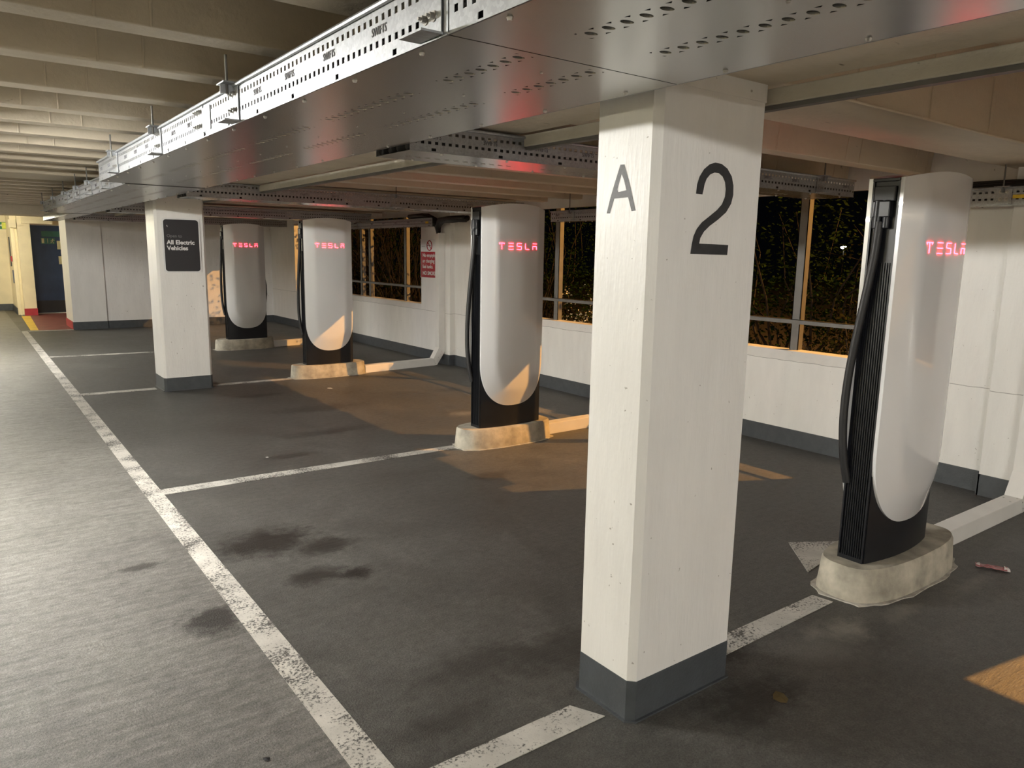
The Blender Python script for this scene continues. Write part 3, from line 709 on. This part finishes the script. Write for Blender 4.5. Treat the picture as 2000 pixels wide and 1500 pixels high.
def plinth(x, y, label, L=.95, W=.40):
    def stad(l, w_):
        o = []
        for k in range(48):
            a = 2*math.pi*k/48; c_, s_ = math.cos(a), math.sin(a)
            o.append((l/2*math.copysign(abs(c_)**.82, c_), w_/2*math.copysign(abs(s_)**.62, s_)))
        return o
    b = MB(); A = stad(L, W); B = stad(L-.028, W-.028); D = stad(L-.045, W-.045); n = len(A); rg = []
    for pts, z in ((A, -.005), (B, .15), (D, .165)):
        rg.append([b.bm.verts.new((p[0]+random.uniform(-.0015,.0015), p[1]+random.uniform(-.0015,.0015), z)) for p in pts])
    for r in range(2):
        for i in range(n): b.bm.faces.new((rg[r][i], rg[r][(i+1)%n], rg[r+1][(i+1)%n], rg[r+1][i]))
    b.bm.faces.new(rg[2])
    o = b.build('concrete_plinth', M['concrete'], smooth=True, angle=35); o.location = (x, y, 0)
    tag(o, label, 'plinth', 'oval concrete plinths under the chargers')
    pts = []
    for i, p in enumerate(stad(L+.03, W+.03)):
        k = 1 + .02*math.sin(i*1.7) + random.uniform(-.012,.02); pts.append((p[0]*k, p[1]*k))
    m_ = MB(); m_.prism(pts, lambda x, y: (x, y, .0005), lambda x, y: (x, y, .006)); m_.build('mortar_skirt', M['mortar'], o)
    return o
GC = 'tall white vehicle chargers with red lettering'
proto = make_charger()
spots = [(3.67, 1.762, 'nearest white vehicle charger with red lettering, right of the A2 column'),
         (3.692, 5.06, 'white vehicle charger with red lettering immediately left of the A2 column'),
         (3.785, 9.09, 'white vehicle charger with orange-lit lower corner, nearer the red sign'),
         (3.735, 12.3, 'farthest white vehicle charger, right beside the signed column')]
for i, (x, y, lab) in enumerate(spots):
    c = proto if i == 0 else copy_tree(proto)
    c.location = (x, y, .165); tag(c, lab, 'charger', GC)
    if i in (2, 3):   # a second cable loop seen on the window side
        MB().tube([(.31,.05,1.05),(.345,.08,.98),(.37,.09,.85),(.372,.09,.7),(.35,.08,.55),(.315,.06,.42)], .0165, 10).build('charging_cable', M['rubber'], c, smooth=True)
plinth(3.745, 1.762, 'oval concrete plinth under the nearest charger, right of the A2 column', L=.99)
plinth(3.69, 5.08, 'oval concrete plinth under the charger left of the A2 column', L=.93, W=.37)
plinth(3.79, 9.10, 'oval concrete plinth lit orange at its right end', L=.99, W=.36)
plinth(3.70, 12.3, 'farthest oval concrete plinth, right of the signed column', L=.93, W=.36)

# ------------------------------------------------------------------ signs
def rrect(x0, x1, z0, z1, r, n=6):
    o = []
    for cx, cz, a0 in ((x1-r,z1-r,0),(x0+r,z1-r,90),(x0+r,z0+r,180),(x1-r,z0+r,270)):
        for k in range(n+1): a = math.radians(a0+90*k/n); o.append((cx+r*math.cos(a), cz+r*math.sin(a)))
    return o
s = MB().prism(rrect(1.852,2.246,1.325,1.918,.035), lambda x, z: (x,8.939,z), lambda x, z: (x,8.928,z)).build('charging_sign', M['sign_white'])
tag(s, 'black portrait sign with white edge reading Open to All Electric Vehicles', 'sign')
MB().prism(rrect(1.868,2.230,1.341,1.902,.03), lambda x, z: (x,8.9285,z), lambda x, z: (x,8.926,z)).build('sign_face', M['sign_black'], s)
text_obj('lettering', 'Open to', .046, M['sign_faint'], s, on_y(1.895, 8.9255, 1.71), .0004)
text_obj('lettering', 'All Electric', .064, M['sign_white'], s, on_y(1.893, 8.9255, 1.635), .0022, sx=1.02)
text_obj('lettering', 'Vehicles', .064, M['sign_white'], s, on_y(1.893, 8.9255, 1.573), .0022, sx=1.02)
bb = MB(); bb.prism([(1.897,1.838),(1.907,1.842),(1.911,1.83),(1.914,1.819),(1.903,1.823)], lambda x, z: (x,8.9258,z), lambda x, z: (x,8.9252,z)); bb.build('small_emblem', M['sign_grey'], s)
# red sign on the right wall
s = MB().box(5.648, 5.659, 9.43, 9.965, 1.22, 1.785).build('no_smoking_sign', M['sign_white'])
tag(s, 'red and white no smoking notice on the wall beside white trunking', 'sign')
MB().box(5.646, 5.6485, 9.432, 9.955, 1.225, 1.60).build('red_field', M['sign_red'], s)
for i, tx in enumerate(('No emptying', 'or charging of', 'fuel tanks.')):
    text_obj('lettering', tx, .075, M['sign_white'], s, on_x(5.6455, 9.90, 1.525-.082*i), .0012, sx=1.0)
text_obj('lettering', 'NO SMOKING', .075, M['sign_white'], s, on_x(5.6455, 9.90, 1.262), .0022, sx=1.0)
bb = MB(); pts = [(5.6465, 9.70+.07*math.cos(a*math.pi/12), 1.69+.07*math.sin(a*math.pi/12)) for a in range(25)]
bb.tube(pts, .007, 6, caps=False); bb.tube([(5.6465, 9.75, 1.74), (5.6465, 9.65, 1.64)], .006, 6)
bb.build('prohibition_ring', M['sign_red'], s)
MB().box(5.6455, 5.648, 9.66, 9.76, 1.684, 1.694).build('cigarette', M['stencil'], s)
MB().box(5.6455, 5.648, 9.83, 9.93, 1.675, 1.68).build('small_print', M['sign_grey'], s)

# ------------------------------------------------------------------ litter
b = MB(); n = 7
g = [[b.bm.verts.new((-.062+.124*i/8, -.018+.036*k/3 + random.uniform(-.004,.004), .004+random.uniform(0,.012)*(1 if 0 < k < 3 else .3))) for k in range(4)] for i in range(9)]
for i in range(8):
    for k in range(3): b.bm.faces.new((g[i][k], g[i+1][k], g[i+1][k+1], g[i][k+1]))
o = b.build('crumpled_wrapper', M['wrapper'], smooth=False); o.location = (4.27, 1.476, 0); o.rotation_euler = (0,0,-1.12); o.scale = (1.15,1.15,1.15)
sm = o.modifiers.new('s', 'SOLIDIFY'); sm.thickness = .003
tag(o, 'small crumpled pink wrapper lying on the floor right of the nearest charger', 'litter')
e = MB().hexa([(.05,-.014,.002),(.075,-.012,.002),(.072,.012,.002),(.05,.014,.002),(.05,-.012,.018),(.073,-.01,.012),(.07,.01,.012),(.05,.012,.018)]).build('wrapper_end', M['wrapper_w'], o)
e = MB().hexa([(-.06,-.012,.002),(-.045,-.014,.002),(-.045,.012,.002),(-.06,.01,.002),(-.06,-.01,.012),(-.045,-.012,.016),(-.045,.01,.016),(-.06,.008,.012)]).build('wrapper_end', M['wrapper_w'], o)
def flake(name, x, y, r, mat, label, cat='litter', h=.006):
    b = MB(); m = 7; c = b.bm.verts.new((0,0,h)); ring = []
    for k in range(m):
        a = 2*math.pi*k/m; rr = r*random.uniform(.55,1.1); ring.append(b.bm.verts.new((rr*math.cos(a), rr*.7*math.sin(a), .002)))
    for k in range(m): b.bm.faces.new((ring[k], ring[(k+1)%m], c))
    b.bm.faces.new(ring[::-1])
    o = b.build(name, mat); o.location = (x, y, 0); o.rotation_euler = (0,0,random.random()*3); tag(o, label, cat); return o
flake('dead_leaf', 2.31, 1.42, .045, M['leaf_dead'], 'curled brown leaf on the dark stain behind the A2 column base', 'leaf')
flake('black_scrap', .66, 2.165, .016, M['rubber'], 'small black scrap on the floor at the bottom left', 'litter', .004)
flake('paper_scrap', 3.42, 8.2, .05, M['paper_bit'], 'white paper scrap on the floor in front of the orange-lit plinth', 'litter')
flake('paper_scrap', 1.83, 5.65, .015, M['paper_bit'], 'tiny white scrap just beyond the middle bay line', 'litter')

# ------------------------------------------------------------------ lamps (battens over the aisle, plus two added for fill, out of the picture)
def batten(x, y, z, rz, label, mat, L=1.5, refl=0):
    t = tag(empty('fluorescent_batten', (x, y, z), rz), label, 'ceiling light', 'fluorescent battens over the aisle')
    MB().box(-.05,.05,-L/2,L/2,.0,.06).build('lamp_body', M['alu'], t, bevel=.004)
    if refl:  # unseen wings added to hold tube light off the ceiling ribs
        e = -.07 if refl == 1 else -.024
        b = MB(); b.prism([(-.16,e),(-.05,.0),(.05,.0),(.16,e),(.16,e+.006),(.05,.012),(-.05,.012),(-.16,e+.006)], lambda x_, z_: (x_,-L/2,z_), lambda x_, z_: (x_,L/2,z_)); b.build('added_light_shield', M['alu'], t)
    b = MB(); b.tube([(0,-L/2+.03,-.03),(0,L/2-.03,-.03)], .018, 10); b.build('tube', mat, t, smooth=True)
    b = MB(); b.box(-.02,.02,-L/2,-L/2+.03,-.05,0); b.box(-.02,.02,L/2-.03,L/2,-.05,0); b.build('tube_holder', M['alu'], t)
    b = MB(); b.tube([(0,-.5,.06),(0,-.5,2.62-z)], .006, 6); b.tube([(0,.5,.06),(0,.5,2.62-z)], .006, 6); b.build('suspension_rod', M['alu'], t)
    return t
batten(-.6, -2.6, 2.22, 0, 'fluorescent batten over the aisle behind the camera', M['tube_strong'])
batten(-.6, -9.9, 2.22, 0, 'farthest fluorescent batten over the aisle behind the camera', M['tube_strong'])
batten(3.6, -6.4, 2.13, 0, 'added fill batten over the bays behind the camera', M['tube_fill'])  # unseen batten, added to brighten the charger fronts
batten(-.75, 4.88, 2.22, 0, 'fluorescent batten over the aisle beside the first bays', M['tube_near'], refl=2)
batten(-5.2, 4.6, 2.22, 0, 'added fill batten over the far side of the aisle', M['tube_warm'])  # unseen batten, added only as fill light
batten(-.45, 12.2, 2.2, 0, 'fluorescent batten over the aisle beyond the second column', M['tube'], refl=1)
batten(-.6, 18.8, 2.21, math.pi/2, 'fluorescent batten in front of the lobby wall', M['tube_warm'])

# ------------------------------------------------------------------ outside
gr = struct(MB().box(5.87, 60, -30, 60, -.6, -.4).build('ground_outside', M['soil']))
def shrub(cx, cy, h, r, mat, label, seed, n=2600, size=.05, cat='shrub', group='trees and shrubs outside the openings', twigs=16):
    R = random.Random(seed+99)
    t = tag(empty('shrub', (cx, cy, -.4)), label, cat, group)
    leaves('foliage', 0, 0, h*.5+.1, r, r*1.25, h*.62, n, size, mat, t, seed).location = (0,0,0)
    b = MB()
    for k in range(twigs):
        x, y = R.uniform(-.1,.1), R.uniform(-.15,.15); p = [(x, y, 0)]
        dx, dy = R.uniform(-1,1)*r*.2, R.uniform(-1,1)*r*.25
        for q in range(5):
            x += dx + R.uniform(-.16,.16); y += dy + R.uniform(-.28,.28); p.append((x, y, h*(q+1)/5*R.uniform(.8,1.0)))
        b.tube(p, [.03,.024,.018,.013,.008,.004], 5)
    b.build('branches', M['bark'], t, smooth=True); return t
def leaves(name, cx, cy, cz, rx, ry, rz, n, size, mat, par, seed):   # local-space variant
    R = random.Random(seed); b = MB(); W = par.location
    cl = [(R.gauss(0,.45), R.gauss(0,.45), R.gauss(0,.45), R.uniform(.25,.55)) for _ in range(26)]
    for _ in range(n):
        c = R.choice(cl); a = R.uniform(0, 2*math.pi); u = R.uniform(-1,1); q = math.sqrt(1-u*u); rr = c[3]*R.uniform(.6,1)
        p = Vector((rx*(c[0]+rr*q*math.cos(a)), ry*(c[1]+rr*q*math.sin(a)), cz + rz*(c[2]+rr*u)))
        if p.x + W.x < 6.05 or p.z < 0: continue
        d = Vector((R.gauss(0,1),R.gauss(0,1),R.gauss(0,1))).normalized(); e_ = d.orthogonal().normalized(); s_ = size*R.uniform(.6,1.3)
        b.bm.faces.new([b.bm.verts.new(v) for v in (p-d*s_, p-e_*s_*.5+d*s_*.1, p+d*s_, p+e_*s_*.5+d*s_*.1)])
    return b.build(name, mat, par, fix=False)
shrub(6.9, 3.5, 1.5, .6, M['leaf_autumn'], 'low autumn shrub below the rail of the opening behind the nearest charger', 1, 3300, 0.025)
shrub(8.6, 5.6, 2.7, 1.3, M['leaf_dark'], 'dark leafy tree filling the left of the opening right of the A2 column', 2, 7800, 0.034)
shrub(9.2, 3.6, 2.6, 1.4, M['leaf_autumn'], 'brown leafed tree in the opening beside the nearest charger', 3, 6300, 0.031)
shrub(6.75, 7.3, 1.25, .34, M['leaf_pale'], 'pale flowering shrub just outside the opening left of the A2 column', 4, 2250, 0.017)
shrub(7.8, 9.6, 2.9, 1.2, M['leaf_dark'], 'dark tree in the opening between the middle charger and the A2 column', 5, 6750, 0.031)
shrub(7.6, 14.0, 2.9, 1.1, M['leaf_dark'], 'dense dark tree outside the far opening beside the red sign', 6, 3600, .032, twigs=60)
shrub(8.2, 17.2, 3.1, 1.5, M['leaf_autumn'], 'tangled branches and brown leaves outside the far opening', 7, 2600, .032, twigs=130)
shrub(6.7, 13.6, 1.35, .5, M['leaf_autumn'], 'low orange leafed shrub at the sill of the far opening', 8, 2250, 0.022)
# street lamp whose light falls through the openings
t = tag(empty('street_lamp', (12.9, -.5, -.4)), 'tall street lamp outside shining orange light through the openings', 'street lamp')
MB().tube([(0,0,0),(0,0,7.6),(-.15,0,7.8),(-.45,0,7.85)], [.07,.05,.04,.035], 10).build('pole', M['galv_post'], t, smooth=True)
MB().box(-.62,-.2,-.09,.09,7.83,7.92).build('lamp_head', M['alu'], t, bevel=.02)
# distant lamp seen through the opening
t = tag(empty('street_lamp', (38.75, 22.35, -.4)), 'tiny bright lamp far away in the dark beyond the opening', 'street lamp')
MB().tube([(0,0,0),(0,0,2.5)], .03, 8).build('pole', M['rubber'], t, smooth=True)
bb = MB(); bb.tube([(0,-.18,2.6),(0,-.08,2.6),(0,.08,2.6),(0,.18,2.6)], [.03,.07,.07,.03], 12); bb.build('lamp_head', M['far_lamp'], t, smooth=True)
# enclosing walls behind and beside the camera
struct(MB().box(-8.2, -8, -12, 24, 0, 2.64).build('wall_left', M['cream']))
struct(MB().box(-8, 5.86, -12.2, -12, 0, 2.64).build('wall_front', M['cream']))
